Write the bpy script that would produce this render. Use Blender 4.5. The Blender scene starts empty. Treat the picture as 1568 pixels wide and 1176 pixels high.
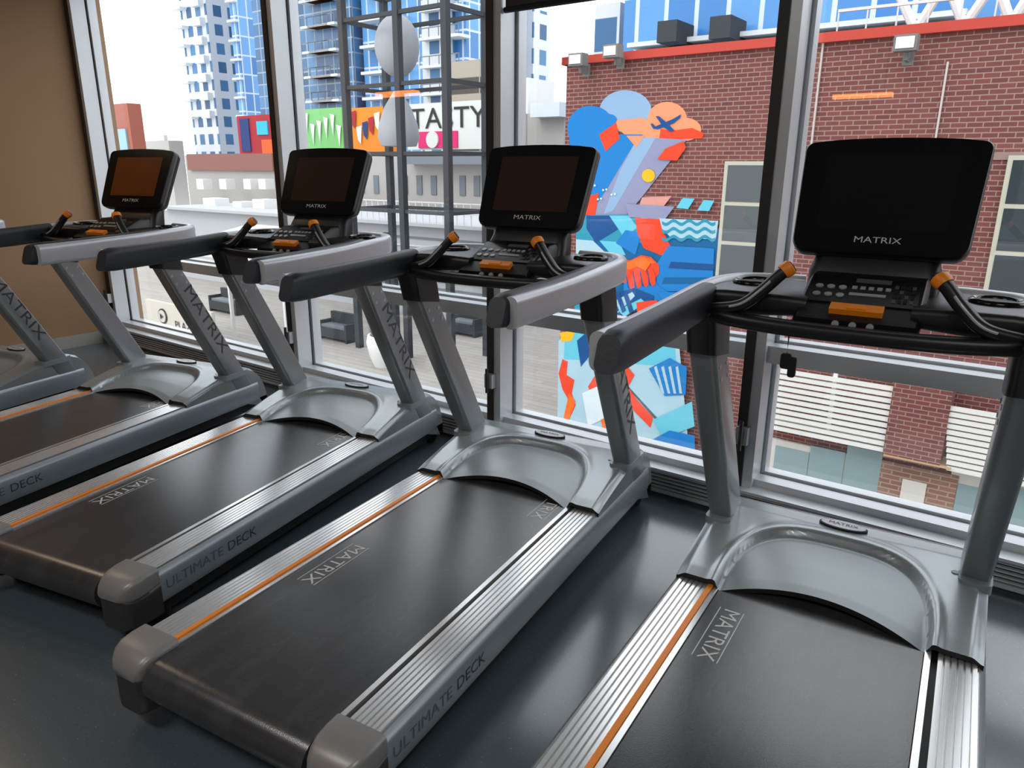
import bpy, math, random
from mathutils import Vector, Matrix
random.seed(4)
S=1.15; H=1.337; PHI=math.radians(-9.65)
scene=bpy.context.scene
scene.view_settings.view_transform='Standard'
scene.view_settings.look='None'
# ------------------------------------------------------------------ materials
def srgb(r,g,b):
    f=lambda c:(c/255/12.92) if c/255<=.04045 else ((c/255+.055)/1.055)**2.4
    return (f(r),f(g),f(b),1)
def nodes(m):
    m.use_nodes=True; nt=m.node_tree; return nt, nt.nodes['Principled BSDF']
def mat(name,col,rough=.5,metal=0,var=0,scale=20,bump=0,spec=None,coat=0,stretch=None,emit=0):
    m=bpy.data.materials.new(name); nt,b=nodes(m)
    c=srgb(*col); b.inputs['Base Color'].default_value=c
    b.inputs['Roughness'].default_value=rough; b.inputs['Metallic'].default_value=metal
    if spec is not None: b.inputs['Specular IOR Level'].default_value=spec
    if coat: b.inputs['Coat Weight'].default_value=coat; b.inputs['Coat Roughness'].default_value=.08
    if emit:
        b.inputs['Emission Color'].default_value=c; b.inputs['Emission Strength'].default_value=emit
    if var or bump:
        tc=nt.nodes.new('ShaderNodeTexCoord'); mp=nt.nodes.new('ShaderNodeMapping')
        if stretch: mp.inputs['Scale'].default_value=stretch
        nz=nt.nodes.new('ShaderNodeTexNoise'); nz.inputs['Scale'].default_value=scale; nz.inputs['Detail'].default_value=4
        nt.links.new(tc.outputs['Object'],mp.inputs[0]); nt.links.new(mp.outputs[0],nz.inputs['Vector'])
        if var:
            mx=nt.nodes.new('ShaderNodeMix'); mx.data_type='RGBA'
            mx.inputs[6].default_value=tuple(x*(1-var) for x in c[:3])+(1,)
            mx.inputs[7].default_value=tuple(min(1,x*(1+var)) for x in c[:3])+(1,)
            nt.links.new(nz.outputs[0],mx.inputs[0]); nt.links.new(mx.outputs[2],b.inputs['Base Color'])
        if bump:
            bp=nt.nodes.new('ShaderNodeBump'); bp.inputs['Strength'].default_value=bump; bp.inputs['Distance'].default_value=.002
            nt.links.new(nz.outputs[0],bp.inputs['Height']); nt.links.new(bp.outputs[0],b.inputs['Normal'])
    return m
def brickmat(name,c1,c2,mortar,bw,rh,ms,offset=.5,rough=.8,metal=0,spec=.3,bias=0):
    m=bpy.data.materials.new(name); nt,b=nodes(m)
    uv=nt.nodes.new('ShaderNodeUVMap'); br=nt.nodes.new('ShaderNodeTexBrick')
    br.inputs['Scale'].default_value=1; br.offset=offset; br.squash=1
    br.inputs['Color1'].default_value=srgb(*c1); br.inputs['Color2'].default_value=srgb(*c2)
    br.inputs['Mortar'].default_value=srgb(*mortar); br.inputs['Mortar Size'].default_value=ms
    br.inputs['Brick Width'].default_value=bw; br.inputs['Row Height'].default_value=rh
    br.inputs['Bias'].default_value=bias; br.inputs['Mortar Smooth'].default_value=0.1
    nt.links.new(uv.outputs[0],br.inputs[0]); nt.links.new(br.outputs[0],b.inputs['Base Color'])
    b.inputs['Roughness'].default_value=rough; b.inputs['Metallic'].default_value=metal
    b.inputs['Specular IOR Level'].default_value=spec
    return m
M={}
M['alu']=mat('aluminium_frame',(196,201,205),.34,.3,var=.05,scale=8)
M['bronze']=mat('dark_bronze_gasket',(40,35,34),.5)
M['rail']=mat('ribbed_rail_metal',(226,226,226),.24,.8,var=.06,scale=60,stretch=(1,.05,1))
M['groove']=mat('rail_groove',(95,95,94),.5,.4)
M['side']=mat('side_panel_grey',(148,156,162),.32,.35,var=.04,scale=15)
M['hood']=mat('hood_sage_grey',(158,165,168),.25,.45,var=.03,scale=12)
M['hoodin']=mat('hood_inner_grey',(144,152,155),.32,.3,var=.03,scale=12)
M['upright']=mat('upright_grey',(142,149,152),.28,.5,var=.03,scale=10)
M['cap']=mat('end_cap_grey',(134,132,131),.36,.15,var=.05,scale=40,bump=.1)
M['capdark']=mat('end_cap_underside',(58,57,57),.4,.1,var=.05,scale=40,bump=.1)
M['black']=mat('black_plastic',(18,19,21),.40,0,var=.15,scale=80,bump=.15)
M['gloss']=mat('gloss_black_bezel',(8,8,10),.14,0,spec=.5,var=.05,scale=5)
M['under']=mat('frame_black',(14,14,15),.6,0,var=.1)
M['navy']=mat('soft_grip_charcoal',(32,39,48),.46,0,var=.1,scale=90,bump=.2)
M['shell']=mat('arm_shell_silver',(190,192,198),.30,.25,var=.03,scale=15)
M['orange']=mat('orange_accent',(236,134,18),.45,0,var=.04,scale=30)
M['white']=mat('print_white',(195,195,195),.5,var=.02)
M['dtext']=mat('print_dark',(52,60,66),.5,var=.02)
M['gtext']=mat('print_grey',(88,96,102),.5,var=.02)
M['key']=mat('key_silver',(175,178,181),.3,.3,var=.05)
M['screen_a']=mat('display_reflection_tint_amber',(112,60,26),.12,0,spec=.6,var=.45,scale=2.2)  # dark screen; warm room reflection painted into its base colour, mottled
M['screen_b']=mat('display_reflection_tint_brown',(56,35,25),.12,0,spec=.6,var=.3,scale=3)  # same room reflection painted in a dimmer brown
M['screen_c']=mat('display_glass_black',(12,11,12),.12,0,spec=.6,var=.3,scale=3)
def beltmat():
    m=bpy.data.materials.new('running_belt'); nt,b=nodes(m)
    tc=nt.nodes.new('ShaderNodeTexCoord')
    nz=nt.nodes.new('ShaderNodeTexNoise'); nz.inputs['Scale'].default_value=5; nz.inputs['Detail'].default_value=5
    mp=nt.nodes.new('ShaderNodeMapping'); mp.inputs['Scale'].default_value=(3,.5,1)
    nt.links.new(tc.outputs['Object'],mp.inputs[0]); nt.links.new(mp.outputs[0],nz.inputs['Vector'])
    cr=nt.nodes.new('ShaderNodeValToRGB'); cr.color_ramp.elements[0].color=srgb(43,45,47); cr.color_ramp.elements[1].color=srgb(62,63,66)
    cr.color_ramp.elements[0].position=.3; cr.color_ramp.elements[1].position=.75
    nt.links.new(nz.outputs[0],cr.inputs[0]); nt.links.new(cr.outputs[0],b.inputs['Base Color'])
    b.inputs['Roughness'].default_value=.27; b.inputs['Specular IOR Level'].default_value=1.0
    vo=nt.nodes.new('ShaderNodeTexVoronoi'); vo.inputs['Scale'].default_value=300
    nt.links.new(tc.outputs['Object'],vo.inputs['Vector'])
    bp=nt.nodes.new('ShaderNodeBump'); bp.inputs['Strength'].default_value=.12; bp.inputs['Distance'].default_value=.001
    nt.links.new(vo.outputs[0],bp.inputs['Height']); nt.links.new(bp.outputs[0],b.inputs['Normal'])
    return m
M['belt']=beltmat()
def floormat():
    m=bpy.data.materials.new('rubber_floor'); nt,b=nodes(m)
    tc=nt.nodes.new('ShaderNodeTexCoord'); nz=nt.nodes.new('ShaderNodeTexNoise'); nz.inputs['Scale'].default_value=140; nz.inputs['Detail'].default_value=2
    nt.links.new(tc.outputs['Object'],nz.inputs['Vector'])
    cr=nt.nodes.new('ShaderNodeValToRGB'); e=cr.color_ramp.elements
    e[0].position=.0; e[0].color=srgb(70,80,88); e[1].position=.70; e[1].color=srgb(76,87,95)
    n=cr.color_ramp.elements.new(.74); n.color=srgb(116,124,128)
    nt.links.new(nz.outputs[0],cr.inputs[0]); nt.links.new(cr.outputs[0],b.inputs['Base Color'])
    b.inputs['Roughness'].default_value=.20; b.inputs['Specular IOR Level'].default_value=1.0
    return m
M['floor']=floormat()
def glassmat(name='window_glass',tint=(1,1,1,1),f=.07):
    m=bpy.data.materials.new(name); m.use_nodes=True; nt=m.node_tree; nt.nodes.clear()
    t=nt.nodes.new('ShaderNodeBsdfTransparent'); t.inputs[0].default_value=tint
    g=nt.nodes.new('ShaderNodeBsdfGlossy'); g.inputs['Roughness'].default_value=.01
    mx=nt.nodes.new('ShaderNodeMixShader'); mx.inputs[0].default_value=f
    o=nt.nodes.new('ShaderNodeOutputMaterial')
    nt.links.new(t.outputs[0],mx.inputs[1]); nt.links.new(g.outputs[0],mx.inputs[2]); nt.links.new(mx.outputs[0],o.inputs[0]); return m
M['glass']=glassmat()
M['wall']=mat('beige_wall_paint',(148,118,88),.75,var=.04,scale=3,bump=.05)
M['wallw']=mat('offwhite_paint',(190,187,183),.8,var=.03,scale=3)
M['ceil']=mat('ceiling_paint',(170,167,163),.85,var=.03,scale=3)
M['base']=mat('baseboard_grey',(150,148,145),.5,var=.03)
M['lampglow']=mat('lamp_diffuser',(255,150,60),.5,emit=8)
# ------------------------------------------------------------------ mesh builder
class MB:
    def __init__(s): s.v=[];s.f=[];s.m=[];s.mats=[];s.uv={}
    def mi(s,k):
        if k not in s.mats: s.mats.append(k)
        return s.mats.index(k)
    def face(s,pts,k,uv=None):
        b=len(s.v); s.v+= [tuple(p) for p in pts]; s.f.append(tuple(range(b,b+len(pts)))); s.m.append(s.mi(k))
        if uv: s.uv[len(s.f)-1]=uv
    def box(s,x0,x1,y0,y1,z0,z1,k,ktop=None):
        b=len(s.v); s.v+=[(x,y,z) for z in (z0,z1) for y in (y0,y1) for x in (x0,x1)]
        F=[((0,1,5,4),'y'),((1,3,7,5),'x'),((3,2,6,7),'y'),((2,0,4,6),'x'),((4,5,7,6),'z'),((2,3,1,0),'z')]
        for i,(q,ax) in enumerate(F):
            s.f.append(tuple(b+j for j in q)); s.m.append(s.mi(ktop if (i==4 and ktop) else k))
            P=[s.v[b+j] for j in q]
            s.uv[len(s.f)-1]=[((p[0] if ax!='x' else p[1])*S,(p[2] if ax!='z' else p[1])*S) for p in P]
    def loft(s,rings,k,closed=True,caps=True,kcap=None):
        n=len(rings[0]); b=len(s.v)
        for r in rings: s.v+=[tuple(p) for p in r]
        for i in range(len(rings)-1):
            for j in range(n if closed else n-1):
                a=b+i*n+j; c=b+i*n+(j+1)%n
                s.f.append((a,c,c+n,a+n)); s.m.append(s.mi(k if not callable(k) else k(i,j)))
        if caps and closed:
            kc=kcap or (k if not callable(k) else k(0,0))
            s.f.append(tuple(b+j for j in range(n))[::-1]); s.m.append(s.mi(kc))
            s.f.append(tuple(b+(len(rings)-1)*n+j for j in range(n))); s.m.append(s.mi(kc))
    def prismx(s,prof,x0,x1,k): # prof in (y,z)
        s.loft([[(x,y,z) for y,z in prof] for x in (x0,x1)],k)
    def prismy(s,prof,y0,y1,k): # prof in (x,z)
        s.loft([[(x,y,z) for x,z in prof] for y in (y0,y1)],k)
    def sweep(s,path,prof,k,up=(0,0,1),scale=None,kcap=None):
        path=[Vector(p) for p in path]; up=Vector(up); rings=[]
        for i,p in enumerate(path):
            t=(path[min(i+1,len(path)-1)]-path[max(i-1,0)]).normalized()
            r=t.cross(up).normalized(); u=r.cross(t).normalized(); sc=scale[i] if scale else 1
            rings.append([p+r*a*sc+u*b_*sc for a,b_ in prof])
        s.loft(rings,k,kcap=kcap)
    def tube(s,path,r,k,n=12,scale=None,up=(0,0,1)):
        s.sweep(path,[(r*math.cos(2*math.pi*i/n),r*math.sin(2*math.pi*i/n)) for i in range(n)],k,up,scale)
    def cyl(s,c,r,h,k,n=24,r2=None,axis='z',kcap=None):
        r2=r if r2 is None else r2; rg=[]
        for zz,rr in ((0,r),(h,r2)):
            ring=[]
            for i in range(n):
                a=2*math.pi*i/n; x,y=rr*math.cos(a),rr*math.sin(a)
                ring.append({'z':(c[0]+x,c[1]+y,c[2]+zz),'x':(c[0]+zz,c[1]+x,c[2]+y),'y':(c[0]+x,c[1]+zz,c[2]-y)}[axis])
            rg.append(ring)
        s.loft(rg,k,kcap=kcap)
    def torus(s,c,R,r,k,n=24,m=8):
        b=len(s.v)
        for i in range(n):
            a=2*math.pi*i/n
            for j in range(m):
                t=2*math.pi*j/m; s.v.append((c[0]+(R+r*math.cos(t))*math.cos(a),c[1]+(R+r*math.cos(t))*math.sin(a),c[2]+r*math.sin(t)))
        for i in range(n):
            for j in range(m):
                s.f.append((b+i*m+j,b+((i+1)%n)*m+j,b+((i+1)%n)*m+(j+1)%m,b+i*m+(j+1)%m)); s.m.append(s.mi(k))
    def sphere(s,c,r,k,n=24,m=14,sz=1):
        rings=[]
        for j in range(m+1):
            t=math.pi*(j+.02)/(m+.04); rings.append([(c[0]+r*math.sin(t)*math.cos(2*math.pi*i/n),c[1]+r*math.sin(t)*math.sin(2*math.pi*i/n),c[2]-r*sz*math.cos(t)) for i in range(n)])
        s.loft(rings,k)
    def addmesh(s,me,k,fn):
        b=len(s.v); s.v+=[tuple(fn(v.co)) for v in me.vertices]
        for p in me.polygons: s.f.append(tuple(b+i for i in p.vertices)); s.m.append(s.mi(k))
    def mesh(s,name,off=(0,0,0),angle=35,z0=0):
        me=bpy.data.meshes.new(name)
        vs=[((v[0]-off[0])*S,(v[1]-off[1])*S,(v[2]-off[2])*S) for v in s.v]
        me.from_pydata(vs,[],s.f)
        for k in s.mats: me.materials.append(M[k] if isinstance(k,str) else k)
        me.polygons.foreach_set('material_index',s.m)
        if s.uv:
            uvl=me.uv_layers.new(name='UVMap')
            for i,p in enumerate(me.polygons):
                if i in s.uv:
                    for j,li in enumerate(p.loop_indices): uvl.data[li].uv=s.uv[i][j]
        me.update()
        me.polygons.foreach_set('use_smooth',[True]*len(me.polygons))
        me.set_sharp_from_angle(angle=math.radians(angle))
        return me
def link(name,data,parent=None,bevel=0):
    o=bpy.data.objects.new(name,data); scene.collection.objects.link(o)
    if parent: o.parent=parent
    return o
def wall_obj(mb,name,bevel=0,angle=35,parent=None):
    xs=[v[0] for v in mb.v];ys=[v[1] for v in mb.v];zs=[v[2] for v in mb.v]
    c=((min(xs)+max(xs))/2,(min(ys)+max(ys))/2,min(zs))
    me=mb.mesh(name,c,angle); o=link(name,me,None,bevel)
    o.location=((c[0]*math.cos(PHI)-c[1]*math.sin(PHI))*S,(c[0]*math.sin(PHI)+c[1]*math.cos(PHI))*S,(c[2]+H)*S)
    o.rotation_euler=(0,0,PHI)
    return o
_tc={}
def textmesh(body,size):
    key=(body,size)
    if key not in _tc:
        cu=bpy.data.curves.new('t','FONT'); cu.body=body; cu.size=size; cu.align_x='CENTER'; cu.align_y='CENTER'; cu.resolution_u=3
        ob=bpy.data.objects.new('t',cu); scene.collection.objects.link(ob)
        bpy.context.view_layer.update()
        me=bpy.data.meshes.new_from_object(ob); bpy.data.objects.remove(ob); _tc[key]=me
    return _tc[key]
def puttext(mb,body,size,o,dx,dy,k,sx=1):
    o,dx,dy=Vector(o),Vector(dx).normalized(),Vector(dy).normalized()
    mb.addmesh(textmesh(body,size),k,lambda c:o+dx*c.x*sx+dy*c.y)
def rrect(w,h,r,n=4):
    P=[]
    for cx,cy,a0 in ((w/2-r,h/2-r,0),(-w/2+r,h/2-r,90),(-w/2+r,-h/2+r,180),(w/2-r,-h/2+r,270)):
        for i in range(n+1):
            a=math.radians(a0+90*i/n); P.append((cx+r*math.cos(a),cy+r*math.sin(a)))
    return P
def smooth(a,b,x):
    t=max(0,min(1,(x-a)/(b-a))); return t*t*(3-2*t)
def catmull(pts,n=8):
    pts=[Vector(p) for p in pts]; P=[pts[0]*2-pts[1]]+pts+[pts[-1]*2-pts[-2]]; out=[]
    for i in range(1,len(P)-2):
        for j in range(n):
            t=j/n; a,b,c,d=P[i-1:i+3]
            out.append(.5*((2*b)+(c-a)*t+(2*a-5*b+4*c-d)*t*t+(3*b-a-3*c+d)*t**3))
    out.append(pts[-1]); return out
# ------------------------------------------------------------------ treadmill parts (local, floor z=0)
def part_deck():
    mb=MB()
    for sg in (-1,1):
        top=.203; prof=[(sg*.286,.12)]
        prof.append((sg*.286,top))
        for i in range(6):
            x0=.286+i*.0142
            prof+= [(sg*(x0+.001),top),(sg*(x0+.0102),top),(sg*(x0+.0115),top-.006),(sg*(x0+.0135),top-.006)]
        prof+=[(sg*.372,top),(sg*.374,.12)]
        mb.prismy(prof if sg>0 else prof[::-1],-1.575,-.36,'rail')
        mb.box(min(sg*.257,sg*.271),max(sg*.257,sg*.271),-1.575,-.34,.14,.2005,'rail')
        mb.box(min(sg*.271,sg*.287),max(sg*.271,sg*.287),-1.575,-.34,.14,.188,'under')
        pr=[(sg*.374,.196),(sg*.383,.190),(sg*.388,.178),(sg*.388,.105),(sg*.380,.09),(sg*.350,.085),(sg*.350,.19)]
        mb.prismy(pr if sg<0 else pr[::-1],-1.60,.10,'side')
        mb.box(min(sg*.30,sg*.35),max(sg*.30,sg*.35),-1.60,.12,.035,.10,'under')
        mb.cyl((sg*.325,-1.52,0),.028,.05,'under',16)
        mb.cyl((sg*.325-.018,.135,.036),.036,.036,'under',20,axis='x')
    mb.box(-.2865,-.2725,-1.575,-.36,.17,.2045,'orange')
    mb.box(-.30,.30,-1.50,.10,.06,.105,'under')
    puttext(mb,'ULTIMATE',.045,(.3890,-1.43,.142),(0,1,0),(0,0,1),'gtext',1.1)
    puttext(mb,'DECK',.046,(.3890,-1.232,.142),(0,1,0),(0,0,1),'dtext',1.1)
    return mb.mesh('deck_frame')
def part_caps():
    mb=MB()
    for sg in (-1,1):
        rings=[];low=[]
        for y,zt,xo,xi,zb in ((-1.565,.214,.393,.256,.155),(-1.60,.214,.393,.256,.150),(-1.630,.211,.391,.258,.146),(-1.652,.203,.384,.262,.144),(-1.668,.191,.372,.268,.146),(-1.678,.175,.358,.276,.152)):
            cx=(xo+xi)/2; w=xo-xi; h=zt-zb
            rings.append([(sg*(cx+a),y,(zt+zb)/2+b) for a,b in rrect(w,h,min(.014,h*.4),4)])
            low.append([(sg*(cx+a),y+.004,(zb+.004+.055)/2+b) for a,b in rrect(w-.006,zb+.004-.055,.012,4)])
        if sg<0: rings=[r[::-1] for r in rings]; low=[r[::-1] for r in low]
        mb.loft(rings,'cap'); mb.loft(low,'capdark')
    return mb.mesh('end_caps',angle=50)
def part_belt(tp):
    mb=MB(); prof=[(-.28,.196)]
    for i in range(13):
        a=math.radians(90+180*i/12); prof.append((-1.62+.055*math.cos(a),.141+.055*math.sin(a)))
    prof+=[(-.28,.086)]
    mb.prismx(prof,-.255,.255,'belt')
    for x,y in tp:
        puttext(mb,'MATRIX',.060,(x,y,.1966),(0,-1,0),(1,0,0),'white',1.12)
        mb.box(x+.030,x+.0325,y-.12,y+.12,.1960,.1966,'white')
        mb.box(x-.0325,x-.030,y-.12,y+.12,.1960,.1966,'white')
    return mb.mesh('running_belt')
def hz(x,y):
    P=[(-.42,.215),(-.36,.232),(-.25,.255),(-.12,.277),(-.03,.292),(.03,.292),(.08,.272),(.12,.235),(.15,.18),(.17,.11)]
    for i in range(len(P)-1):
        if y<=P[i+1][0]:
            t=(y-P[i][0])/(P[i+1][0]-P[i][0]); b=P[i][1]*(1-t)+P[i+1][1]*t; break
    else: b=P[-1][1]
    ax=abs(x)
    e=(ax/.270)**3.2+(max(0,y+.40)/.325)**2.6
    inner=1-smooth(.84,1.0,e)
    b-=.024*inner
    b+=.036*max(0,1-(x/.25)**2)*max(0,1-(y+.4)/.38)
    b-= .014*smooth(.352,.380,ax)
    b+=.004*math.exp(-((e-1.10)/.12)**2)
    return b,inner
def part_hood():
    mb=MB(); nx,ny=110,84
    xs=[-.380+.76*i/nx for i in range(nx+1)]; ys=[-.402+.57*j/ny for j in range(ny+1)]
    def yy(x,y):
        return y+.050*(1-min(1,(x/.25)**2))*max(0,1-(y+.402)/.2)
    inn={}
    for j,y in enumerate(ys):
        for i,x in enumerate(xs):
            z,n=hz(x,y); inn[i,j]=n; mb.v.append((x,yy(x,y),z))
    for j in range(ny):
        for i in range(nx):
            a=j*(nx+1)+i; mb.f.append((a,a+1,a+nx+2,a+nx+1)); mb.m.append(mb.mi('hoodin' if inn[i,j]>.5 else 'hood'))
    def skirt(idx,zb,k):
        base=len(mb.v)
        for q in idx: v=mb.v[q]; mb.v.append((v[0],v[1]+(0),zb(v)))
        for i in range(len(idx)-1):
            mb.f.append((idx[i],idx[i+1],base+i+1,base+i)); mb.m.append(mb.mi(k))
    skirt([i for i in range(nx+1)],lambda v:v[2]-.014,'under')
    skirt([j*(nx+1) for j in range(ny+1)],lambda v:.10,'hood')
    skirt([j*(nx+1)+nx for j in range(ny+1)],lambda v:.10,'hood')
    skirt([ny*(nx+1)+i for i in range(nx+1)],lambda v:.05,'under')
    n=28; z=.2975
    ring=lambda a,b_,zz:[(a*math.cos(2*math.pi*i/n),-.012+b_*math.sin(2*math.pi*i/n),zz+(b_*math.sin(2*math.pi*i/n))*.06) for i in range(n)]
    mb.loft([ring(.068,.026,z-.012),ring(.068,.026,z+.002)],'under')
    mb.loft([ring(.063,.022,z),ring(.063,.022,z+.004)],'shell')
    puttext(mb,'MATRIX',.021,(0,-.012,z+.0050),(1,0,0),(0,1,.06),'dtext',1.1)
    mb.cyl((.30,-.10,.262),.010,.02,'hoodin',12)
    return mb.mesh('motor_hood',angle=60)
def part_uprights():
    mb=MB(); sl=-.563; X=.347
    for sg in (-1,1):
        rings=[]
        for z,w,d in ((.07,.070,.160),(.20,.070,.160),(.30,.072,.162),(.60,.074,.154),(.86,.074,.138),(.92,.070,.125)):
            yc=-.054+sl*(z-.287)
            rings.append([(sg*X+a,yc+b,z-b*.35) for a,b in rrect(w,d,.018,4)])
        mb.loft(rings,'upright')
        yc=-.054; mb.loft([[(sg*X+a,yc+b,z) for a,b in rrect(.080,.182,.02,4)] for z in (.255,.283)],'hoodin')
        r2=[]
        for z,w,d,y in ((.87,.080,.142,-.385),(.93,.082,.145,-.40),(.985,.082,.15,-.42)):
            r2.append([(sg*X+a,y+b,z-b*.15) for a,b in rrect(w,d,.02,4)])
        mb.loft(r2,'black')
        for z_ in (.80,.84):
            yb=-.054+sl*(z_-.287)
            for dy in (-.03,.03):
                mb.cyl((sg*(X+.036)-.002,yb+dy,z_),.007,.004,'key',10,axis='x'); mb.cyl((sg*(X-.037)-.002,yb+dy,z_),.007,.004,'key',10,axis='x')
    L=Vector((0,sl,1)).normalized(); z=.60; yc=-.054+sl*(z-.287)
    nrm=Vector((0,1,-sl)).normalized()
    puttext(mb,'MATRIX',.080,(X+.0378,yc+.014,z),-L,nrm,'dtext',1.45)
    puttext(mb,'MATRIX',.080,(-X-.0378,yc+.014,z),L,nrm,'dtext',1.45)
    return mb.mesh('uprights',angle=40)
def part_arms():
    mb=MB()
    for sg in (-1,1):
        path=catmull([(sg*.352,-1.035,1.003),(sg*.355,-.90,1.004),(sg*.359,-.72,1.007),(sg*.362,-.55,1.012),(sg*.362,-.42,1.018)],6)
        # charcoal grip with a slanted end cut
        rings=[]; pr=rrect(.056,.084,.022,5)
        for i,p in enumerate(path):
            sc=(.84,.95)[i] if i<2 else 1; sl=(.30,.18)[i] if i<2 else 0
            rings.append([Vector((p.x-.008*sg+a*sc,p.y+b*sl,p.z+b*sc)) for a,b in pr])
        mb.loft(rings,'navy')
        path2=path[1:]+catmull([(sg*.360,-.35,1.020),(sg*.348,-.27,1.022),(sg*.305,-.19,1.024),(sg*.23,-.155,1.024),(sg*.15,-.14,1.024)],5)
        mb.sweep([p+Vector((sg*.019,0,-.003)) for p in path2],rrect(.040,.080,.018,5),'shell')
    return mb.mesh('handrails',angle=50)
def part_console():
    mb=MB()
    bar=catmull([(-.355,-.44,1.0),(-.30,-.475,.990),(-.18,-.495,.984),(0,-.50,.982),(.18,-.495,.984),(.30,-.475,.990),(.355,-.44,1.0)],6)
    mb.sweep(bar,rrect(.045,.036,.014,4),'black')
    for sg in (-1,1):
        rings=[]
        for x,y0,y1,z0,z1 in ((.11,-.44,-.16,1.0,1.045),(.20,-.45,-.155,.995,1.05),(.30,-.45,-.165,.99,1.05),(.352,-.44,-.21,.99,1.045)):
            rings.append([(sg*x,(y0+y1)/2+a,(z0+z1)/2+b) for a,b in rrect(y1-y0,z1-z0,.015,3)])
        mb.loft(rings,'black')
        c=(sg*.268,-.285,1.052)
        mb.torus(c,.050,.008,'gloss'); mb.cyl((c[0],c[1],c[2]-.004),.048,.0055,'under',24)
        mb.torus((c[0],c[1],c[2]-.002),.040,.003,'black')
        g=catmull([(sg*.148,-.450,1.120),(sg*.170,-.462,1.100),(sg*.205,-.475,1.060),(sg*.250,-.484,1.022),(sg*.325,-.472,1.004)],6)
        n=len(g); mb.sweep(g,rrect(.032,.028,.011,4),'black')
        mb.sweep(g[:6],rrect(.040,.036,.015,4),'orange',scale=[.7,1,1,1,1,.92])
        mb.sweep([p+Vector((0,-.015,.004)) for p in g[9:-4]],rrect(.006,.006,.002,2),'key')
    Z=-.012
    pod=[(-.470,.990),(-.474,1.008),(-.455,1.030+Z),(-.30,1.098+Z),(-.24,1.10+Z),(-.22,1.0)]
    mb.loft([[(x,y,z if z<1.0 else z-dz) for y,z in pod] for x,dz in ((-.132,.012),(-.124,0),(.124,0),(.132,.012))],'black')
    nrm=Vector((0,-.068,.155)).normalized(); t=Vector((0,.155,.068)).normalized(); o=Vector((0,-.455,1.0305+Z))
    def slab(x0,x1,a0,a1,h,k,o=o):
        P=[]
        for hh in (0,h):
            P.append([o+Vector((x,0,0))+t*a+nrm*hh for x,a in ((x0,a0),(x1,a0),(x1,a1),(x0,a1))])
        mb.loft(P,k)
    slab(-.118,.118,.045,.165,.003,'gloss')
    for i in range(3):
        for j in range(2):
            mb.loft([[o+Vector((-.098+i*.026+.009*math.cos(q*math.pi/5),0,0))+t*(.075+j*.035+.008*math.sin(q*math.pi/5))+nrm*h for q in range(10)] for h in (.003,.006)],'key')
    slab(-.028,.050,.080,.090,.005,'key')
    for i in range(5): slab(-.026+i*.018,-.015+i*.018,.108,.120,.005,'key')
    for i in range(4):
        for j in range(4): slab(.064+i*.012,.072+i*.012,.062+j*.020,.075+j*.020,.0045,'under' if (i+j)%3 else 'groove')
    slab(-.022,.054,.138,.155,.0045,'groove')
    slab(-.056,.056,.000,.028,.014,'orange'); slab(-.020,.020,.004,.022,.017,'orange')
    for i in (-1,0,1): mb.cyl((i*.036,-.480,1.000),.008,.008,'key',12,axis='y')
    rings=[]
    for y,z,w,d in ((-.215,1.02,.30,.10),(-.205,1.09,.30,.09),(-.185,1.13,.28,.08),(-.140,1.20,.25,.06)):
        rings.append([(a,y+b,z+b*.2) for a,b in rrect(w,d,.03,4)])
    mb.loft(rings,'black')
    return mb.mesh('console',angle=45)
UP=Vector((0,.125,.272)).normalized(); NR=Vector((0,-.272,.125)).normalized(); DO=Vector((0,-.165,1.262))
def part_display():
    mb=MB(); up,nr,O=UP,NR,DO
    def outline(sc=1,grow=0):
        P=[];w0,w1,h=.198,.210,.148
        def arc(cx,cy,r,a0):
            for i in range(6):
                a=math.radians(a0+90*i/5); P.append(((cx+(r+grow)*math.cos(a))*sc,(cy+(r+grow)*math.sin(a))*sc))
        arc(w1-.022,h-.022,.022,0)
        for i in range(1,8):
            x=(w1-.022)*(1-2*i/8); P.append((x*sc,(h+.010*(1-(x/w1)**2)+grow)*sc))
        arc(-w1+.022,h-.022,.022,90)
        arc(-w0+.035,-h+.035,.035,180); arc(w0-.035,-h+.035,.035,270)
        return P
    R=lambda P,d:[O+Vector((x,0,0))+up*y+nr*d for x,y in P]
    rings=[R(outline(.985),.022),R(outline(1),.017),R(outline(1.004),.004),R(outline(1.004),-.008),R(outline(1),-.014),R(outline(.96),-.032),R(outline(.85),-.048),R(outline(.55),-.060)]
    mb.loft(rings[::-1],lambda i,j:'groove' if i==4 else 'black',kcap='gloss')
    puttext(mb,'MATRIX',.022,O+up*(-.112)+nr*.0226,(1,0,0),up,'white',1.35)
    for i in range(-3,4):
        c=O+up*.150+nr*.006+Vector((i*.012,0,0)); mb.box(c.x-.004,c.x+.004,c.y-.004,c.y+.004,c.z-.002,c.z+.006,'key' if i%2 else 'navy')
    return mb.mesh('display',angle=40)
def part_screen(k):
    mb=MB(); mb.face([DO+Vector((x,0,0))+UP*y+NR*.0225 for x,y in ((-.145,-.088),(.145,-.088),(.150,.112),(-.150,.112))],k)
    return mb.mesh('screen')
PARTS=[('deck_frame',part_deck(),0),('end_caps',part_caps(),0),('motor_hood',part_hood(),0),('uprights',part_uprights(),0),
       ('handrails',part_arms(),0),('console',part_console(),0),('display',part_display(),0)]
TM=[(-4.47,2.43,5.6,[(.10,-.50)],'a'),(-3.359,2.694,4.61,[(.19,-.36)],'a'),(-2.238,2.763,3.13,[(-.19,-1.20),(.195,-.42)],'b'),(-1.108,2.571,-2.38,[(-.19,-1.08),(.198,-.40)],'b'),(.006,2.257,-5.35,[(-.195,-.60)],'c')]
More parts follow.
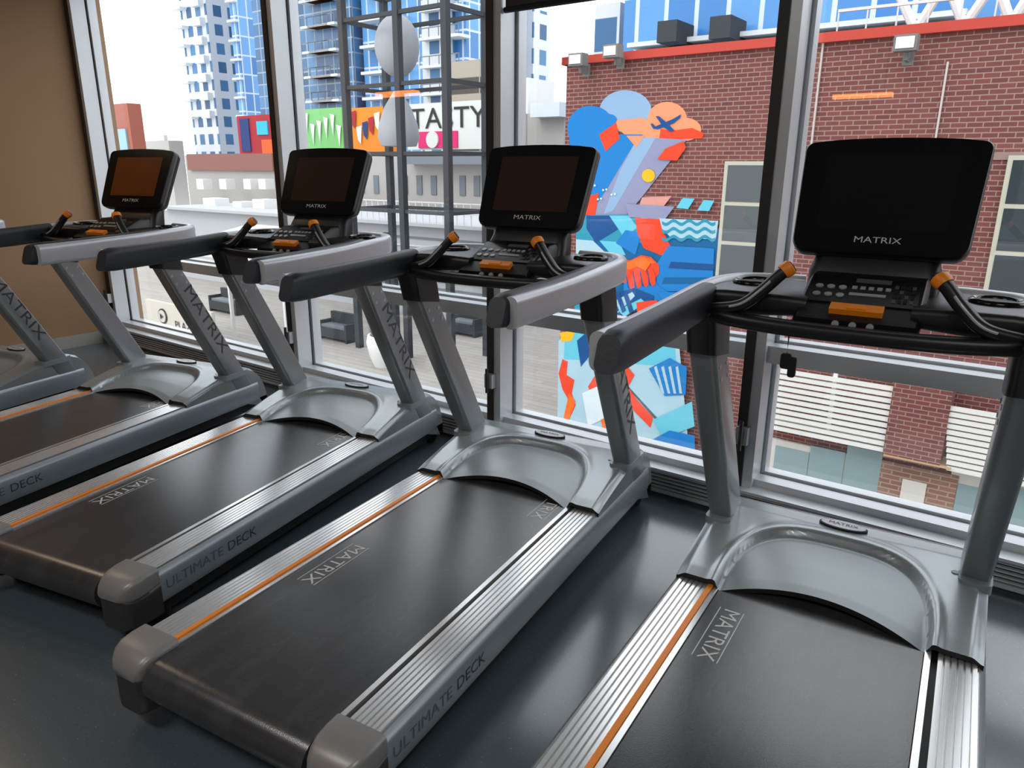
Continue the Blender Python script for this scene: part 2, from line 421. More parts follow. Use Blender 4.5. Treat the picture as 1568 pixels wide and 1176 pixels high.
for i,(x,y,a,tp,sk) in enumerate(TM):
    e=bpy.data.objects.new('treadmill',None); scene.collection.objects.link(e)
    e.location=(x*S,y*S,0); e.rotation_euler=(0,0,math.radians(a)); e.empty_display_size=.3
    for n,me,bv in PARTS: link(n,me,e,bv)
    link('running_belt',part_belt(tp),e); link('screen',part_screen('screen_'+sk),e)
    if i==4:
        mb=MB(); mb.tube([(-.128,-.50,.965),(-.127,-.503,.93),(-.128,-.50,.915)],.002,'under',6)
        mb.loft([[(-.128+a,-.502+d,.905+b) for a,b in rrect(.024,.036,.006,3)] for d in (-.004,.004)],'black')
        mb.loft([[(-.112+a,-.506+d,.893+b) for a,b in rrect(.018,.048,.006,3)] for d in (-.004,.004)],'black')
        link('safety_key',mb.mesh('safety_key'),e)
# ------------------------------------------------------------------ room shell (wall frame s,n,z)
ZF=-H; NB=-4.3
def room():
    mb=MB(); mb.box(-6.1,4.2,NB,2.95,ZF-.15,ZF,'floor'); wall_obj(mb,'floor')
    mb=MB(); mb.box(-6.1,4.2,NB,2.95,1.55,1.7,'ceil'); wall_obj(mb,'ceiling')
    mb=MB(); mb.box(-6.1,-5.90,NB,2.95,ZF,1.55,'wall'); wall_obj(mb,'wall_left')
    mb=MB(); mb.box(-5.90,4.0,NB,NB+.2,ZF,1.55,'wallw'); wall_obj(mb,'wall_back')
    mb=MB(); mb.box(4.0,4.2,NB,2.95,ZF,1.55,'wallw'); wall_obj(mb,'wall_right')
    mb=MB(); mb.box(-5.90,4.0,2.72,2.95,1.25,1.55,'wallw'); wall_obj(mb,'wall_front')
    mb=MB(); mb.box(-5.90,-5.885,NB+.2,2.60,ZF,ZF+.09,'base'); wall_obj(mb,'baseboard_left')
    z0,z1=ZF,ZF+.125; mb=MB()
    mb.box(-5.89,4.0,2.69,2.95,z0,z1-.012,'alu'); mb.box(-5.89,4.0,2.655,2.95,z1-.012,z1,'alu')
    mb.box(-5.89,4.0,2.665,2.69,z0+.015,z0+.03,'alu')
    mb.box(-5.89,4.0,2.684,2.692,z0+.01,z1-.015,'under')
    for j in range(5):
        zz=z0+.036+j*.016; mb.box(-5.89,4.0,2.668,2.688,zz,zz+.006,'alu')
    wall_obj(mb,'baseboard_heater')
    ed=[-5.89,-3.667,-2.126,-.880,.47,1.85,3.3,4.1]
    zb=ZF+.125; zt=1.25
    for i in range(len(ed)-1):
        a,b=ed[i],ed[i+1]; mb=MB()
        mb.box(a,a+.036,2.692,2.70,zb,zt,'bronze')
        mb.box(a,a+.075,2.70,2.80,zb,zt,'alu')
        mb.box(a+.010,a+.065,2.80,2.812,zb,zt,'bronze')
        mb.box(a-.015,a+.09,2.812,2.87,zb,zt,'alu')
        for z0,z1 in ((-.705,-.640),(zb,zb+.028),(zt-.05,zt)):
            mb.box(a+.075,b,2.73,2.80,z0,z1,'alu'); mb.box(a+.09,b-.015,2.812,2.865,z0-.010,z1+.010,'alu'); mb.box(a+.075,b,2.80,2.812,z0+.006,z1-.006,'bronze')
        mb.box(a+.085,b-.01,2.838,2.842,zb+.03,zt-.04,'glass')
        mb.box(a+.005,a+.05,2.665,2.70,-1.03,-.96,'key'); mb.cyl((a+.028,2.655,-1.05),.008,.12,'bronze',8)
        wall_obj(mb,'window_%d'%(i+1),angle=30)
    mb=MB(); mb.box(-2.04,-.90,2.72,2.725,.635,1.24,'bronze'); mb.tube([(-2.045,2.722,.635),(-.895,2.722,.635)],.012,'under',10); wall_obj(mb,'roller_shade')
    for s,n,z,L in ((-1.99,-3.5,.75,.30),(-5.55,.08,.67,.26)):
        mb=MB(); mb.box(s-L,s+L,n-.05,n+.05,z,z+.045,'lampglow'); mb.box(s-L-.01,s+L+.01,n-.055,n+.055,z+.045,z+.075,'bronze')
        for q in (-.7,.7): mb.tube([(s+L*q,n,z+.07),(s+L*q,n,1.55)],.004,'bronze',6,up=(0,1,0))
        wall_obj(mb,'pendant_lamp')
room()
# ------------------------------------------------------------------ exterior
FPX=1117.6
def pl(u,v,n):
    a=(u-784)/FPX; b=(v-588)/FPX; d=.5927*a-.2261*b+.7730
    return ((.8054*a+.1733*b-.5668)/d*n, n, (.0058*a-.9585*b-.2848)/d*n)
GZ=-5.4
def flat(name,col,rough=.7,spec=.3,var=.03,emit=0):
    if name not in M: M[name]=mat(name,col,rough,0,var=var,scale=4,spec=spec,emit=emit)
    return name
M['pave']=brickmat('plaza_pavers',(160,155,148),(150,145,139),(134,130,126),1.8,.30,.015,rough=.8)
M['brick']=brickmat('red_brick',(112,62,57),(96,53,50),(140,116,109),.22,.078,.008)
M['brickl']=brickmat('buff_brick',(142,108,93),(130,94,80),(158,140,126),.3,.09,.012)
M['towerblue']=brickmat('curtain_wall_blue',(36,104,168),(96,154,204),(182,194,204),1.5,2.6,.11,offset=0,rough=.25,spec=.5)
M['towerwhite']=brickmat('apartment_grid',(70,118,158),(44,78,112),(190,194,198),2.4,2.6,.55,offset=0,rough=.4)
M['towerdark']=brickmat('curtain_wall_dark',(30,66,102),(70,120,164),(130,148,162),1.5,1.5,.08,offset=0,rough=.25,spec=.5)
M['concgrid']=brickmat('garage_openings',(70,66,62),(88,82,76),(160,152,140),5,2.6,.7,offset=0)
def ext():
    mb=MB(); mb.box(-90,30,2.95,75,GZ-.3,GZ,'pave'); wall_obj(mb,'plaza_ground')
    mb=MB(); mb.box(-6.1,4.2,2.3,2.95,GZ,ZF-.16,'wallw'); wall_obj(mb,'wall_lower_facade')
    n=12; zt=1.75; sl=-7.62
    mb=MB(); mb.box(sl,9,n,n+9,GZ,zt,'brick')
    mb.box(sl-.05,9,n-.10,n+.3,zt,zt+.13,flat('coping_red',(174,62,50)))
    mb.box(sl-.05,sl+.25,n-.1,n+9,zt,zt+.13,'coping_red')
    mb.box(-2.6,9,n-.03,n,zt-1.62,zt-1.52,flat('band_pale',(134,112,106)))
    def win(u0,v0,u1,v1,rows,cols=1,fr='winframe'):
        flat('winframe',(172,170,154)); flat('winglass',(48,58,62),.1,.6)
        a=pl(u0,v0,n); b=pl(u1,v1,n); s0,s1=a[0],b[0]; z1,z0=a[2],b[2]
        mb.box(s0,s1,n-.06,n,z0,z1,fr)
        w=(s1-s0-.06*(cols+1))/cols; h=(z1-z0-.06*(rows+1))/rows
        for c in range(cols):
            for r in range(rows):
                x=s0+.06+c*(w+.06); z=z0+.06+r*(h+.06); mb.box(x,x+w,n-.065,n-.05,z,z+h,'winglass')
    win(1112,247,1160,437,3); win(1545,238,1640,470,3,2)
    flat('render_pale',(184,178,167)); flat('slat_white',(208,208,203)); flat('doorglass',(130,153,156),.15,.6)
    def rect(u0,v0,u1,v1,d,k,dn=0):
        p=pl(u0,v0,n); q=pl(u1,v1,n); mb.box(p[0],q[0],n-d-dn,n-dn,q[2],p[2],k)
    rect(1185,640,1375,672,.10,'render_pale')
    for i in range(11):
        p=pl(1190,556+i*8.6,n); q=pl(1392,556+i*8.6,n); mb.box(p[0],q[0],n-.42,n-.38,p[2]-.045,p[2]+.02,'slat_white')
    for u in (1192,1290,1388):
        p=pl(u,556,n); mb.box(p[0]-.03,p[0]+.03,n-.38,n-.33,p[2]-1.05,p[2]+.02,'slat_white')
    for i in range(11):
        p=pl(1455,612+i*9,n); mb.box(p[0],p[0]+1.6,n-.42,n-.38,p[2]-.045,p[2]+.02,'slat_white')
    p=pl(1375,590,n); q=pl(1450,705,n); mb.box(p[0],q[0]-.05,n-.45,n,q[2],p[2]+.35,'brick')
    rect(1362,683,1462,702,.5,flat('lintel',(174,146,110)))
    rect(1176,668,1352,790,.06,flat('doorframe',(198,196,190)))
    for u in (1190,1244,1300): rect(u,680,u+40,776,.02,'doorglass',.06)
    rect(1352,702,1455,800,.08,'brickl'); rect(1384,730,1414,775,.02,flat('sign_white',(205,200,195)),.08)
    rect(1458,720,1600,850,.06,'doorframe')
    for u in (1468,1532): rect(u,738,u+48,842,.02,'doorglass',.06)
    for u,v0,v1 in ((1262,60,300),(1452,95,240)):
        p=pl(u,v0,n); q=pl(u,v1,n); mb.box(p[0]-.012,p[0]+.012,n-.04,n,q[2],p[2],flat('conduit',(180,170,165)))
    wall_obj(mb,'brick_building')
    for u,v in ((943,80),(890,93),(1390,68)):
        mb=MB(); p=pl(u,v,n-.3); flat('lamp_grey',(110,110,108)); mb.box(p[0]-.14,p[0]+.14,n-.5,n-.3,p[2]-.10,p[2]+.10,'lamp_grey')
        mb.box(p[0]-.11,p[0]+.11,n-.52,n-.5,p[2]-.07,p[2]+.07,flat('lens',(215,212,200),.2)); mb.box(p[0]-.02,p[0]+.02,n-.32,n-.12,p[2]-.20,p[2]-.06,'lamp_grey')
        mb.box(p[0]-.07,p[0]+.07,n-.13,n-.105,p[2]-.24,p[2]-.04,'lamp_grey')
        wall_obj(mb,'floodlight')
    mural(n)
    towers()
def mural(n):
    mb=MB(); C=dict(blue=(24,112,178),navy=(14,70,126),sky=(128,157,186),peach=(228,136,98),red=(216,64,36),vio=(130,132,160),yel=(234,166,30),
        teal=(42,132,155),cyan=(92,176,195),white=(198,208,214),orange=(226,102,34),lt=(154,184,196),deep=(10,88,136),pink=(194,138,126))
    lay=[0]
    def P(col,pts):
        lay[0]+=1; d=n-.004-.0015*lay[0]; k='paint_'+col
        if k not in M: M[k]=mat(k,C[col],.75,var=.04,scale=3,spec=.2)
        mb.face([pl(u,v,n)[0:1]+(d,)+pl(u,v,n)[2:3] for u,v in pts][::-1],k)
    def O(col,cx,cy,rx,ry=None,a0=0,a1=360):
        ry=ry or rx; P(col,[(cx+rx*math.cos(math.radians(a0+(a1-a0)*i/28)),cy+ry*math.sin(math.radians(a0+(a1-a0)*i/28))) for i in range(28)])
    O('sky',958,170,40,32); O('sky',990,190,30,24)
    O('peach',1022,182,30,26); O('peach',1048,198,26,18)
    O('blue',905,196,36,34)
    P('red',[(985,186),(1000,196),(1030,200),(1060,196),(1078,204),(1076,212),(1020,214),(990,208)])
    P('peach',[(930,186),(985,180),(1012,198),(1010,212),(960,208)])
    O('blue',934,184,11,9)
    P('blue',[(872,205),(985,206),(960,250),(930,300),(905,330),(884,330),(876,262)])
    P('vio',[(978,210),(1052,214),(1034,238),(1010,268),(985,300),(958,332),(902,330),(930,290),(960,240)])
    P('sky',[(978,210),(1005,211),(975,262),(940,322),(925,328),(950,262)])
    P('red',[(918,206),(944,188),(950,212),(928,232)]); P('peach',[(960,208),(988,208),(975,226)])
    P('red',[(886,328),(900,300),(918,296),(912,330)])
    P('navy',[(1002,197),(1006,193),(1030,183),(1044,175),(1042,181),(1032,189),(1008,198)])
    P('navy',[(1022,188),(1010,178),(1005,178),(1014,191)]); P('navy',[(1024,190),(1034,200),(1028,202),(1016,194)])
    P('navy',[(1006,195),(1000,189),(997,190),(1002,198)])
    O('yel',994,269,10,10)
    for i in range(7): O('white',912+ (i*13)%34,284+(i*7)%22,1.6,1.6)
    P('red',[(1008,244),(1020,228),(1048,216),(1052,226),(1038,246)])
    P('pink',[(985,302),(1030,300),(1010,326),(975,330)])
    P('deep',[(884,345),(1103,350),(1094,446),(886,452)])
    P('teal',[(884,330),(975,328),(1000,345),(990,372),(884,366)])
    P('navy',[(900,330),(935,330),(950,350),(915,372),(900,350)])
    P('cyan',[(935,330),(965,330),(978,348),(958,364)])
    P('lt',[(884,366),(910,368),(935,392),(884,388)]); P('cyan',[(920,368),(950,370),(960,390),(940,392)])
    P('blue',[(960,352),(985,356),(975,390),(945,372)])
    P('red',[(974,328),(1012,330),(1016,352),(1030,378),(1018,392),(988,380),(978,356)])
    P('vio',[(960,312),(1035,316),(1020,336),(965,332)])
    P('lt',[(1012,334),(1102,338),(1098,366),(1030,364),(1016,350)])
    for j,vv in enumerate((338,350,362)):
        pts=[]
        for i in range(25): pts.append((1016+i*3.4,vv+3*math.sin(i*.9)))
        P('teal',pts+[(p[0],p[1]+5) for p in pts[::-1]])
    P('cyan',[(1038,318),(1048,303),(1066,304),(1056,320)]); P('cyan',[(1070,322),(1080,306),(1096,307),(1088,323)])
    P('blue',[(1026,376),(1096,380),(1093,444),(1010,446),(1004,410)])
    P('navy',[(1030,400),(1096,404),(1095,414),(1026,410)]); P('deep',[(1020,424),(1094,424),(1093,434),(1016,434)])
    P('teal',[(888,392),(950,392),(930,430),(888,440)])
    # handshake: forearm + back of the left hand, right hand gripping with four fingers and a thumb
    P('orange',[(884,430),(905,412),(926,400),(944,400),(956,412),(950,430),(925,446),(886,464)])
    P('red',[(918,406),(932,396),(950,394),(968,398),(985,390),(1000,393),(1012,405),(1012,418),(1004,428),(990,424),(974,434),(952,432),(930,424)])
    P('orange',[(950,403),(966,400),(984,392),(1000,396),(1006,402),(984,405),(968,412),(952,410)])
    P('blue',[(958,434),(972,424),(986,416),(1004,424),(1012,438),(1036,452),(1022,470),(998,454),(978,458),(958,450)])
    for i in range(4):
        x=962+i*11; y=430-i*1.5
        P('red',[(x,y-14),(x+7,y-16),(x+12,y-4),(x+12,y+9),(x+7,y+12),(x+3,y+4)])
        P('navy',[(x-1,y-14),(x,y-14),(x+5,y+11),(x+3,y+11)])
    P('orange',[(972,398),(990,392),(1000,402),(992,414),(984,410),(976,406)])
    P('navy',[(930,452),(975,440),(1005,452),(1000,470),(930,486)])
    P('lt',[(940,462),(972,446),(976,452),(950,478)]); P('cyan',[(950,474),(985,456),(992,462),(960,484)])
    P('red',[(978,462),(1010,458),(1012,486),(980,480)]); O('white',1000,480,9,7)
    P('teal',[(884,452),(928,450),(932,500),(884,500)])
    for i in range(3): P('navy',[(934+i*12,448),(940+i*12,446),(952+i*11,474),(946+i*11,478)])
    P('blue',[(1010,446),(1094,446),(1090,470),(1034,480)])
    P('lt',[(884,500),(1040,486),(1060,700),(1070,702),(858,640),(860,520)])
    P('cyan',[(870,508),(1035,500),(1040,560),(868,548)])
    P('yel',[(862,508),(886,504),(880,520),(864,522)]); P('navy',[(888,520),(902,508),(910,540),(894,560)])
    P('red',[(866,548),(874,552),(872,572),(884,580),(880,600),(886,618),(876,640),(870,632),(876,612),(866,594),(860,570)])
    P('orange',[(876,600),(886,612),(876,640),(896,654),(872,652),(868,636)])
    P('red',[(905,590),(915,574),(922,592),(915,612)]); P('white',[(896,600),(940,580),(950,630),(905,650)])
    P('red',[(952,572),(966,560),(976,572),(966,590),(980,610),(1004,636),(1000,652),(976,628),(962,606)])
    P('orange',[(960,600),(972,612),(962,640),(976,664),(958,668),(950,642)])
    P('blue',[(998,562),(1030,546),(1056,560),(1054,602),(1022,604)])
    for i in range(4): P('lt',[(1006+i*11,560),(1010+i*11,558),(1022+i*9,600),(1018+i*9,600)])
    P('cyan',[(1004,640),(1064,612),(1068,650),(1020,668)]); P('blue',[(985,680),(1030,656),(1068,664),(1069,700),(1040,694)])
    P('orange',[(925,640),(945,632),(950,668),(930,662)])
    wall_obj(mb,'wall_mural')
def box_px(mb,u0,v0,u1,v1,n,dep,k,zb=None):
    p=pl(u0,v0,n); q=pl(u1,v1,n); mb.box(p[0],q[0],n,n+dep,q[2] if zb is None else zb,p[2],k); return p,q
def towers():
    flat('balc',(198,204,208)); flat('concrete',(160,157,153)); flat('roofgrey',(108,114,120)); flat('steel_dark',(52,56,60)); flat('whitepaint',(210,210,208)); flat('railwhite',(198,198,196))
    mb=MB(); n=60; p,q=box_px(mb,256,-160,335,205,n,8,'towerwhite',GZ)
    p2,q2=box_px(mb,335,-160,378,205,n+1.0,6,'towerblue',GZ)
    for i in range(30):
        z=q[2]+2+i*2.6/S
        if z>p[2]: break
        mb.box(p[0]-1.2,p[0]+1.6,n-1.0,n+.5,z,z+.25,'balc'); mb.box(p[0]+3.4,p[0]+5.4,n-.7,n,z,z+.9,'balc'); mb.box(p2[0],q2[0]+.6,n+.4,n+1.0,z,z+.25,'balc')
    wall_obj(mb,'apartment_tower')
    mb=MB(); n=57; box_px(mb,386,-160,405,240,n,5,'towerdark',GZ); wall_obj(mb,'office_tower')
    mb=MB(); n=52; p,q=box_px(mb,440,-160,545,172,n,8,'towerdark',GZ); p2,q2=box_px(mb,545,-160,715,172,n+1,9,'towerblue',GZ)
    box_px(mb,640,-160,690,172,n+.2,2,'towerwhite',GZ)
    for i in range(34):
        z=q[2]+1+i*2.6/S
        if z>p[2]: break
        mb.box(p[0]+2,p[0]+6,n-1.2,n,z,z+.22,'balc'); mb.box(q[0]-5,q[0]-1,n-1.2,n,z,z+.22,'balc'); mb.box(q2[0]-4,q2[0]+.5,n-.6,n+1,z,z+.25,'balc'); mb.box(p2[0]+1,p2[0]+6,n-.4,n+1,z,z+.25,'balc')
        for s0,s1,nn in ((p[0]+2,p[0]+6,n-1.2),(q[0]-5,q[0]-1,n-1.2),(q2[0]-4,q2[0]+.5,n-.6)):
            mb.box(s0,s1,nn-.02,nn+.04,z+.9,z+.98,'roofgrey')
            for j in range(5): mb.box(s0+(s1-s0)*j/4-.03,s0+(s1-s0)*j/4+.03,nn-.02,nn+.04,z+.2,z+.95,'roofgrey')
    wall_obj(mb,'apartment_tower')
    mb=MB(); box_px(mb,798,15,815,180,62,3,'towerwhite',GZ); wall_obj(mb,'apartment_tower')
    mb=MB(); n=44; box_px(mb,690,95,735,245,n,4,'concgrid',GZ); wall_obj(mb,'parking_garage')
    mb=MB(); n=40; box_px(mb,792,175,860,330,n,4,'concrete',GZ); box_px(mb,792,120,808,175,n,3,'whitepaint',GZ); box_px(mb,812,158,856,178,n-1,3,'balc'); wall_obj(mb,'low_rise_building')
    mb=MB(); n=30; p,q=box_px(mb,962,-120,1215,120,n,12,'towerblue',GZ)
    box_px(mb,912,8,945,120,n+1,2,'towerwhite',GZ)
    for i in range(2):
        pp=pl(1030+i*78,52-i*6,n-.6); mb.box(pp[0],pp[0]+.8,n-2,n-.4,pp[2]-.5,pp[2]+.25,'steel_dark')
    for v in (68,82):
        p4=pl(960,v,n-1); mb.box(p4[0],p4[0]+12,n-1,n,p4[2]-.12,p4[2]+.05,'balc')
    p3=pl(1215,-120,n); mb.box(p3[0],p3[0]+16,n,n+10,GZ,p3[2],'towerblue')
    wall_obj(mb,'glass_office_building')
    mb=MB(); n=14
    for u0,v0,u1,v1 in ((1372,-20,1405,56),(1450,-30,1395,58),(1450,-30,1480,52),(1525,-30,1468,52),(1525,-30,1552,48),(1590,-30,1540,48),(1340,-15,1600,-50)):
        mb.tube([pl(u0,v0,n),pl(u1,v1,n)],.07,'whitepaint',8)
    wall_obj(mb,'rooftop_truss')
    mb=MB()
    for i in range(22):
        s=-3.2+i*.4; mb.box(s,s+.02,12.5,12.52,1.88,2.25,'railwhite')
    mb.box(-3.2,6,12.49,12.53,2.23,2.27,'railwhite'); wall_obj(mb,'roof_railing')
    mb=MB(); box_px(mb,168,160,200,200,46,1.6,flat('brick_far',(150,86,72)),GZ); box_px(mb,172,198,196,232,45.8,.2,flat('blueglass',(128,164,176),.3)); wall_obj(mb,'corner_shop_building')
    mb=MB(); box_px(mb,222,216,262,250,54,2,'concrete',GZ); box_px(mb,240,207,252,218,55.2,.5,'whitepaint'); wall_obj(mb,'low_rise_building')
    mb=MB(); n=36
    box_px(mb,362,178,422,240,n,.5,flat('bill_red',(155,36,48)))
    for u0,v0,u1,v1,k,c in ((366,182,384,232,'bill_navy',(26,54,108)),(392,186,410,206,'bill_cyan',(50,170,210)),(400,214,422,236,'bill_orange',(214,90,44))):
        box_px(mb,u0,v0,u1,v1,n-.1,.1,flat(k,c))
    wall_obj(mb,'billboard')
    mb=MB(); box_px(mb,462,168,526,228,n,.5,flat('bill_green',(116,180,110)));flat('bill_white',(200,204,200))
    for i in range(6):
        p=pl(466+i*10,172+(i*17)%22,n); mb.face([(p[0],n-.1,p[2]),(p[0]+.5,n-.1,p[2]-.1),(p[0]+.25,n-.1,p[2]-1.5)],'bill_white')
    wall_obj(mb,'billboard')
    mb=MB(); box_px(mb,533,166,600,232,n,.5,flat('bill_amber',(216,128,40)))
    for i in range(7):
        p=pl(538+i*9,172+(i*23)%30,n); mb.face([(p[0],n-.1,p[2]),(p[0]+.55,n-.1,p[2]+.1),(p[0]+.4,n-.1,p[2]-1.1),(p[0]+.1,n-.1,p[2]-.8)],('bill_red','bill_white','bill_navy')[i%3])
    wall_obj(mb,'billboard')
    mb=MB(); p,q=box_px(mb,622,160,740,228,n,.5,'bill_white')
    o=pl(684,182,n-.06); puttext(mb,'TASTY',1.75,o,(1,0,0),(0,0,1),'under',1.2)
    box_px(mb,640,202,700,226,n-.1,.1,flat('bill_pink',(204,40,104))); c=pl(662,214,n-.15); mb.cyl((c[0],n-.2,c[2]),.5,.1,'bill_white',20,axis='y')
    wall_obj(mb,'billboard')
    mb=MB(); n=27; box_px(mb,283,238,752,300,n,3,'concrete',GZ); box_px(mb,285,236,418,262,n-.2,.2,flat('brick_band',(128,88,80)))
    box_px(mb,610,232,752,252,n-1,1,'roofgrey')
    for u in (300,335,372,395): box_px(mb,u,274,u+12,290,n-1.5,.6,'whitepaint')
    for i in range(14):
        p=pl(440+i*22,262,n); mb.box(p[0],p[0]+.35,n-.05,n,p[2]-1.1,p[2]-.2,'roofgrey')
    wall_obj(mb,'terrace_building')
    mb=MB(); n=20
    p,q=box_px(mb,255,318,752,450,n,5,flat('panel_pale',(168,171,175)),GZ)
    mb.box(p[0],q[0]+.4,n-.4,n+5,p[2]-.02,p[2]+.1,'panel_pale')
    s0=pl(480,318,n)[0]; s1=pl(752,318,n)[0]
    for i in range(int((s1-s0)/.32)): mb.box(s0+i*.32,s0+i*.32+.035,n-.36,n-.33,p[2]+.1,p[2]+.85,'railwhite')
    for h in (.85,.5): mb.box(s0,s1,n-.37,n-.32,p[2]+h-.04,p[2]+h,'railwhite')
    for i in range(9): mb.box(s0,s1,n-.06,n,p[2]-.5-i*.3,p[2]-.44-i*.3,'railwhite' if i%2 else 'roofgrey')
    for u in (560,590):
        c=pl(u,380,n); mb.box(c[0],c[0]+.25,n-.1,n,GZ,c[2]+.6,'steel_dark')
    for u,v,w,h in ((300,300,30,12),(345,302,20,9),(375,296,26,14)):
        c=pl(u,v+h,n+1); mb.box(c[0],c[0]+w*.035,n+1.4,n+2.2,p[2]+.1,p[2]+.1+h*.03,'whitepaint')
    wall_obj(mb,'terrace_building')
    mb=MB(); n=13; p=pl(262,372,n); q=pl(425,372,n)
    mb.face([(p[0],n,p[2]-.1),(q[0],n,p[2]-.1),(q[0],n+3,p[2]+.45),(p[0],n+3,p[2]+.45)],'whitepaint'); mb.box(p[0],q[0],n,n+.08,p[2]-.3,p[2]-.1,'whitepaint')
    for s in (p[0]+.1,(p[0]+q[0])/2,q[0]-.1): mb.box(s-.04,s+.04,n+.1,n+.2,GZ,p[2]-.2,'railwhite')
    wall_obj(mb,'white_canopy')
    mb=MB(); n=15
    cols=[pl(530,150,n)[0],pl(612,150,n)[0],pl(684,150,n)[0]]
    for j,dn in enumerate((0,1.6)):
        for i,s in enumerate(cols):
            if dn and i==1: continue
            mb.box(s-.09,s+.09,n+dn-.09,n+dn+.09,GZ,5.5,'steel_dark')
        for z in (-3,-1.2,pl(612,235,n)[2],pl(612,128,n)[2],pl(612,18,n)[2],4.6):
            mb.box(cols[0],cols[2],n+dn-.05,n+dn+.05,z-.05,z+.05,'steel_dark')
            if dn:
                for s in (cols[0],cols[2]): mb.box(s-.05,s+.05,n,n+dn,z-.05,z+.05,'steel_dark')
    c=pl(604,70,n+.8); mb.sphere((c[0],n+.9,c[2]),.62,flat('egg_grey',(150,153,157)),sz=1.3)
    c=pl(606,190,n+.8)
    mb.loft([[(c[0]+r*math.cos(2*math.pi*i/24),n+.9+r*math.sin(2*math.pi*i/24),c[2]+z) for i in range(24)] for r,z in ((.1,-.62),(.5,-.6),(.60,-.35),(.55,0),(.38,.45),(.12,.85),(.02,.95))],'egg_grey')
    wall_obj(mb,'steel_frame_sculpture',angle=30)
    def bench(u,v,w):
        d=pl(u,v,1)[2]; n=GZ/d; p=pl(u,v,n); mb=MB()
        mb.box(p[0]-w,p[0]+w,n-.3,n+.3,GZ+.10,GZ+.42,'steel_dark'); mb.box(p[0]-w,p[0]+w,n+.2,n+.34,GZ+.42,GZ+.85,'steel_dark')
        mb.box(p[0]-w-.08,p[0]-w,n-.3,n+.34,GZ,GZ+.6,'steel_dark'); mb.box(p[0]+w,p[0]+w+.08,n-.3,n+.34,GZ,GZ+.6,'steel_dark')
        mb.box(p[0]-w+.05,p[0]+w-.05,n-.26,n+.18,GZ+.42,GZ+.50,'roofgrey')
        wall_obj(mb,'outdoor_sofa')
    bench(520,520,.6); bench(352,478,.8); bench(715,512,.5)
    for u,v in ((590,560),):
        d=pl(u,v,1)[2]; n=GZ/d; p=pl(u,v,n); mb=MB(); prof=[(.30,0),(.42,.3),(.5,.7),(.46,.9),(.40,.9),(.36,.7)]
        mb.loft([[(p[0]+r*math.cos(2*math.pi*i/20),n+r*math.sin(2*math.pi*i/20),GZ+z) for i in range(20)] for r,z in prof],'whitepaint')
        for i in range(40):
            a=random.random()*6.28; r=random.random()*.3; b=Vector((p[0]+r*math.cos(a),n+r*math.sin(a),GZ+.75)); t=b+Vector((math.cos(a)*.25,math.sin(a)*.25,.35+.3*random.random())); w_=Vector((-math.sin(a),math.cos(a),0))*.03
            mb.face([b-w_,b+w_,t],flat('foliage',(60,84,50)))
        wall_obj(mb,'planter',angle=50)
    mb=MB(); n=12.2; p,q=box_px(mb,222,458,330,540,n,.12,flat('signboard',(190,184,173))); c=pl(250,484,n); mb.cyl((c[0],n-.03,c[2]),.25,.03,'steel_dark',24,axis='y'); mb.cyl((c[0],n-.05,c[2]),.20,.03,'signboard',24,axis='y')
    tri=[(c[0]-.08,n-.07,c[2]-.1),(c[0]+.12,n-.07,c[2]),(c[0]-.08,n-.07,c[2]+.1)]; mb.face(tri,'steel_dark')
    puttext(mb,'PLAZA',.36,pl(283,501,n-.02),(1,0,0),(0,0,1),'steel_dark',1.1)
    mb.box(p[0],p[0]+.1,n,n+.1,GZ,q[2],'steel_dark'); mb.box(q[0]-.1,q[0],n,n+.1,GZ,q[2],'steel_dark'); wall_obj(mb,'plaza_sign')
ext()
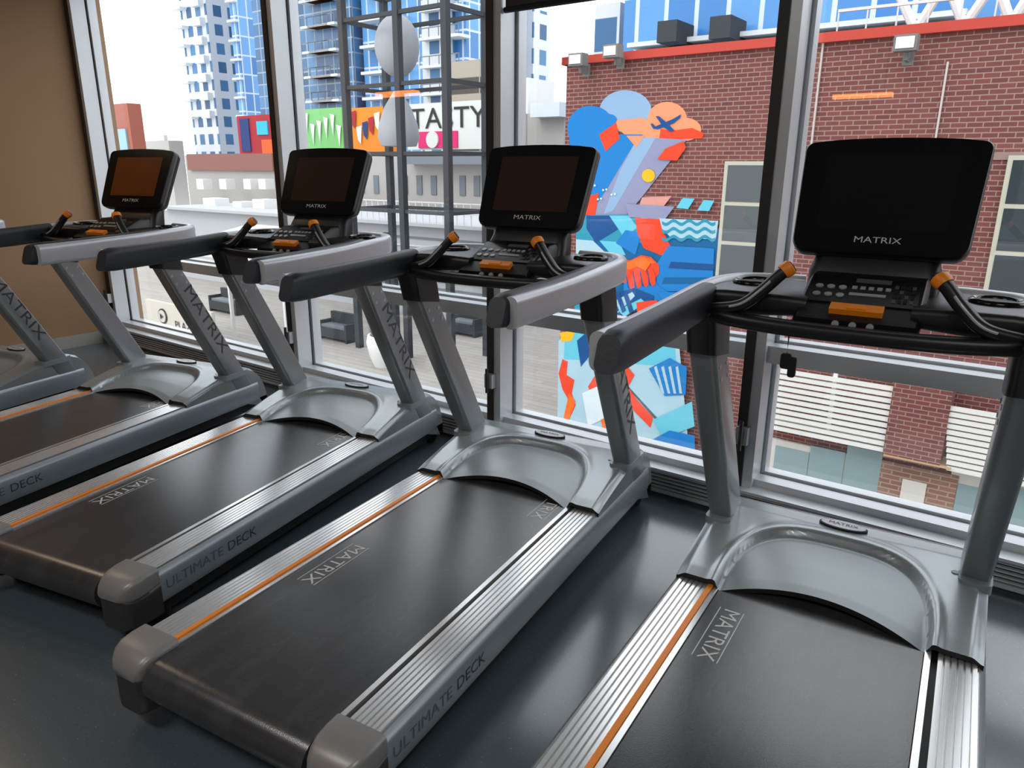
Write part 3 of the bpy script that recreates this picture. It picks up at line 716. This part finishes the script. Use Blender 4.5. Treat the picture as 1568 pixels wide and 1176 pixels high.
# ------------------------------------------------------------------ lights
w=bpy.data.worlds.new('overcast'); scene.world=w; w.use_nodes=True; nt=w.node_tree
bg=nt.nodes['Background']; tc=nt.nodes.new('ShaderNodeTexCoord'); nz=nt.nodes.new('ShaderNodeTexNoise'); nz.inputs['Scale'].default_value=2.5
cr=nt.nodes.new('ShaderNodeValToRGB'); cr.color_ramp.elements[0].color=(.82,.89,.95,1); cr.color_ramp.elements[1].color=(.96,.98,1,1); cr.color_ramp.elements[0].position=.3; cr.color_ramp.elements[1].position=.7
nt.links.new(tc.outputs['Generated'],nz.inputs['Vector']); nt.links.new(nz.outputs[0],cr.inputs[0]); nt.links.new(cr.outputs[0],bg.inputs[0]); bg.inputs[1].default_value=2.7
sun=bpy.data.lights.new('sun','SUN'); sun.energy=.8; sun.angle=math.radians(20); so=bpy.data.objects.new('sun',sun); scene.collection.objects.link(so); so.rotation_euler=(math.radians(48),0,math.radians(-25))
for i,(s,n,e,c) in enumerate(((-5.0,.8,16,(1,.78,.55)),(-2.2,-.9,42,(1,.96,.91)),(.9,-.9,52,(1,.97,.93)))):
    li=bpy.data.lights.new('ceiling_light','AREA'); li.shape='RECTANGLE'; li.size=1.6; li.size_y=.5; li.energy=e; li.color=c
    lo=bpy.data.objects.new('ceiling_light',li); scene.collection.objects.link(lo)
    lo.location=((s*math.cos(PHI)-n*math.sin(PHI))*S,(s*math.sin(PHI)+n*math.cos(PHI))*S,(1.5+H)*S); lo.rotation_euler=(0,0,PHI)
# ------------------------------------------------------------------ camera
def rot(p,y,r):
    F=Vector((-math.sin(y)*math.cos(p),math.cos(y)*math.cos(p),-math.sin(p))); R=Vector((math.cos(y),math.sin(y),0)); D=F.cross(R)
    return math.cos(r)*R+math.sin(r)*D,-math.sin(r)*R+math.cos(r)*D,F
R,D,F=rot(math.radians(16.549),math.radians(26.603),math.radians(-.347))
cam=bpy.data.cameras.new('camera'); cam.sensor_width=36; cam.lens=FPX/1568*36; cam.clip_end=500
co=bpy.data.objects.new('camera',cam); scene.collection.objects.link(co)
m=Matrix((R,-D,-F)).transposed().to_4x4(); m.translation=Vector((0,0,H*S)); co.matrix_world=m
scene.camera=co
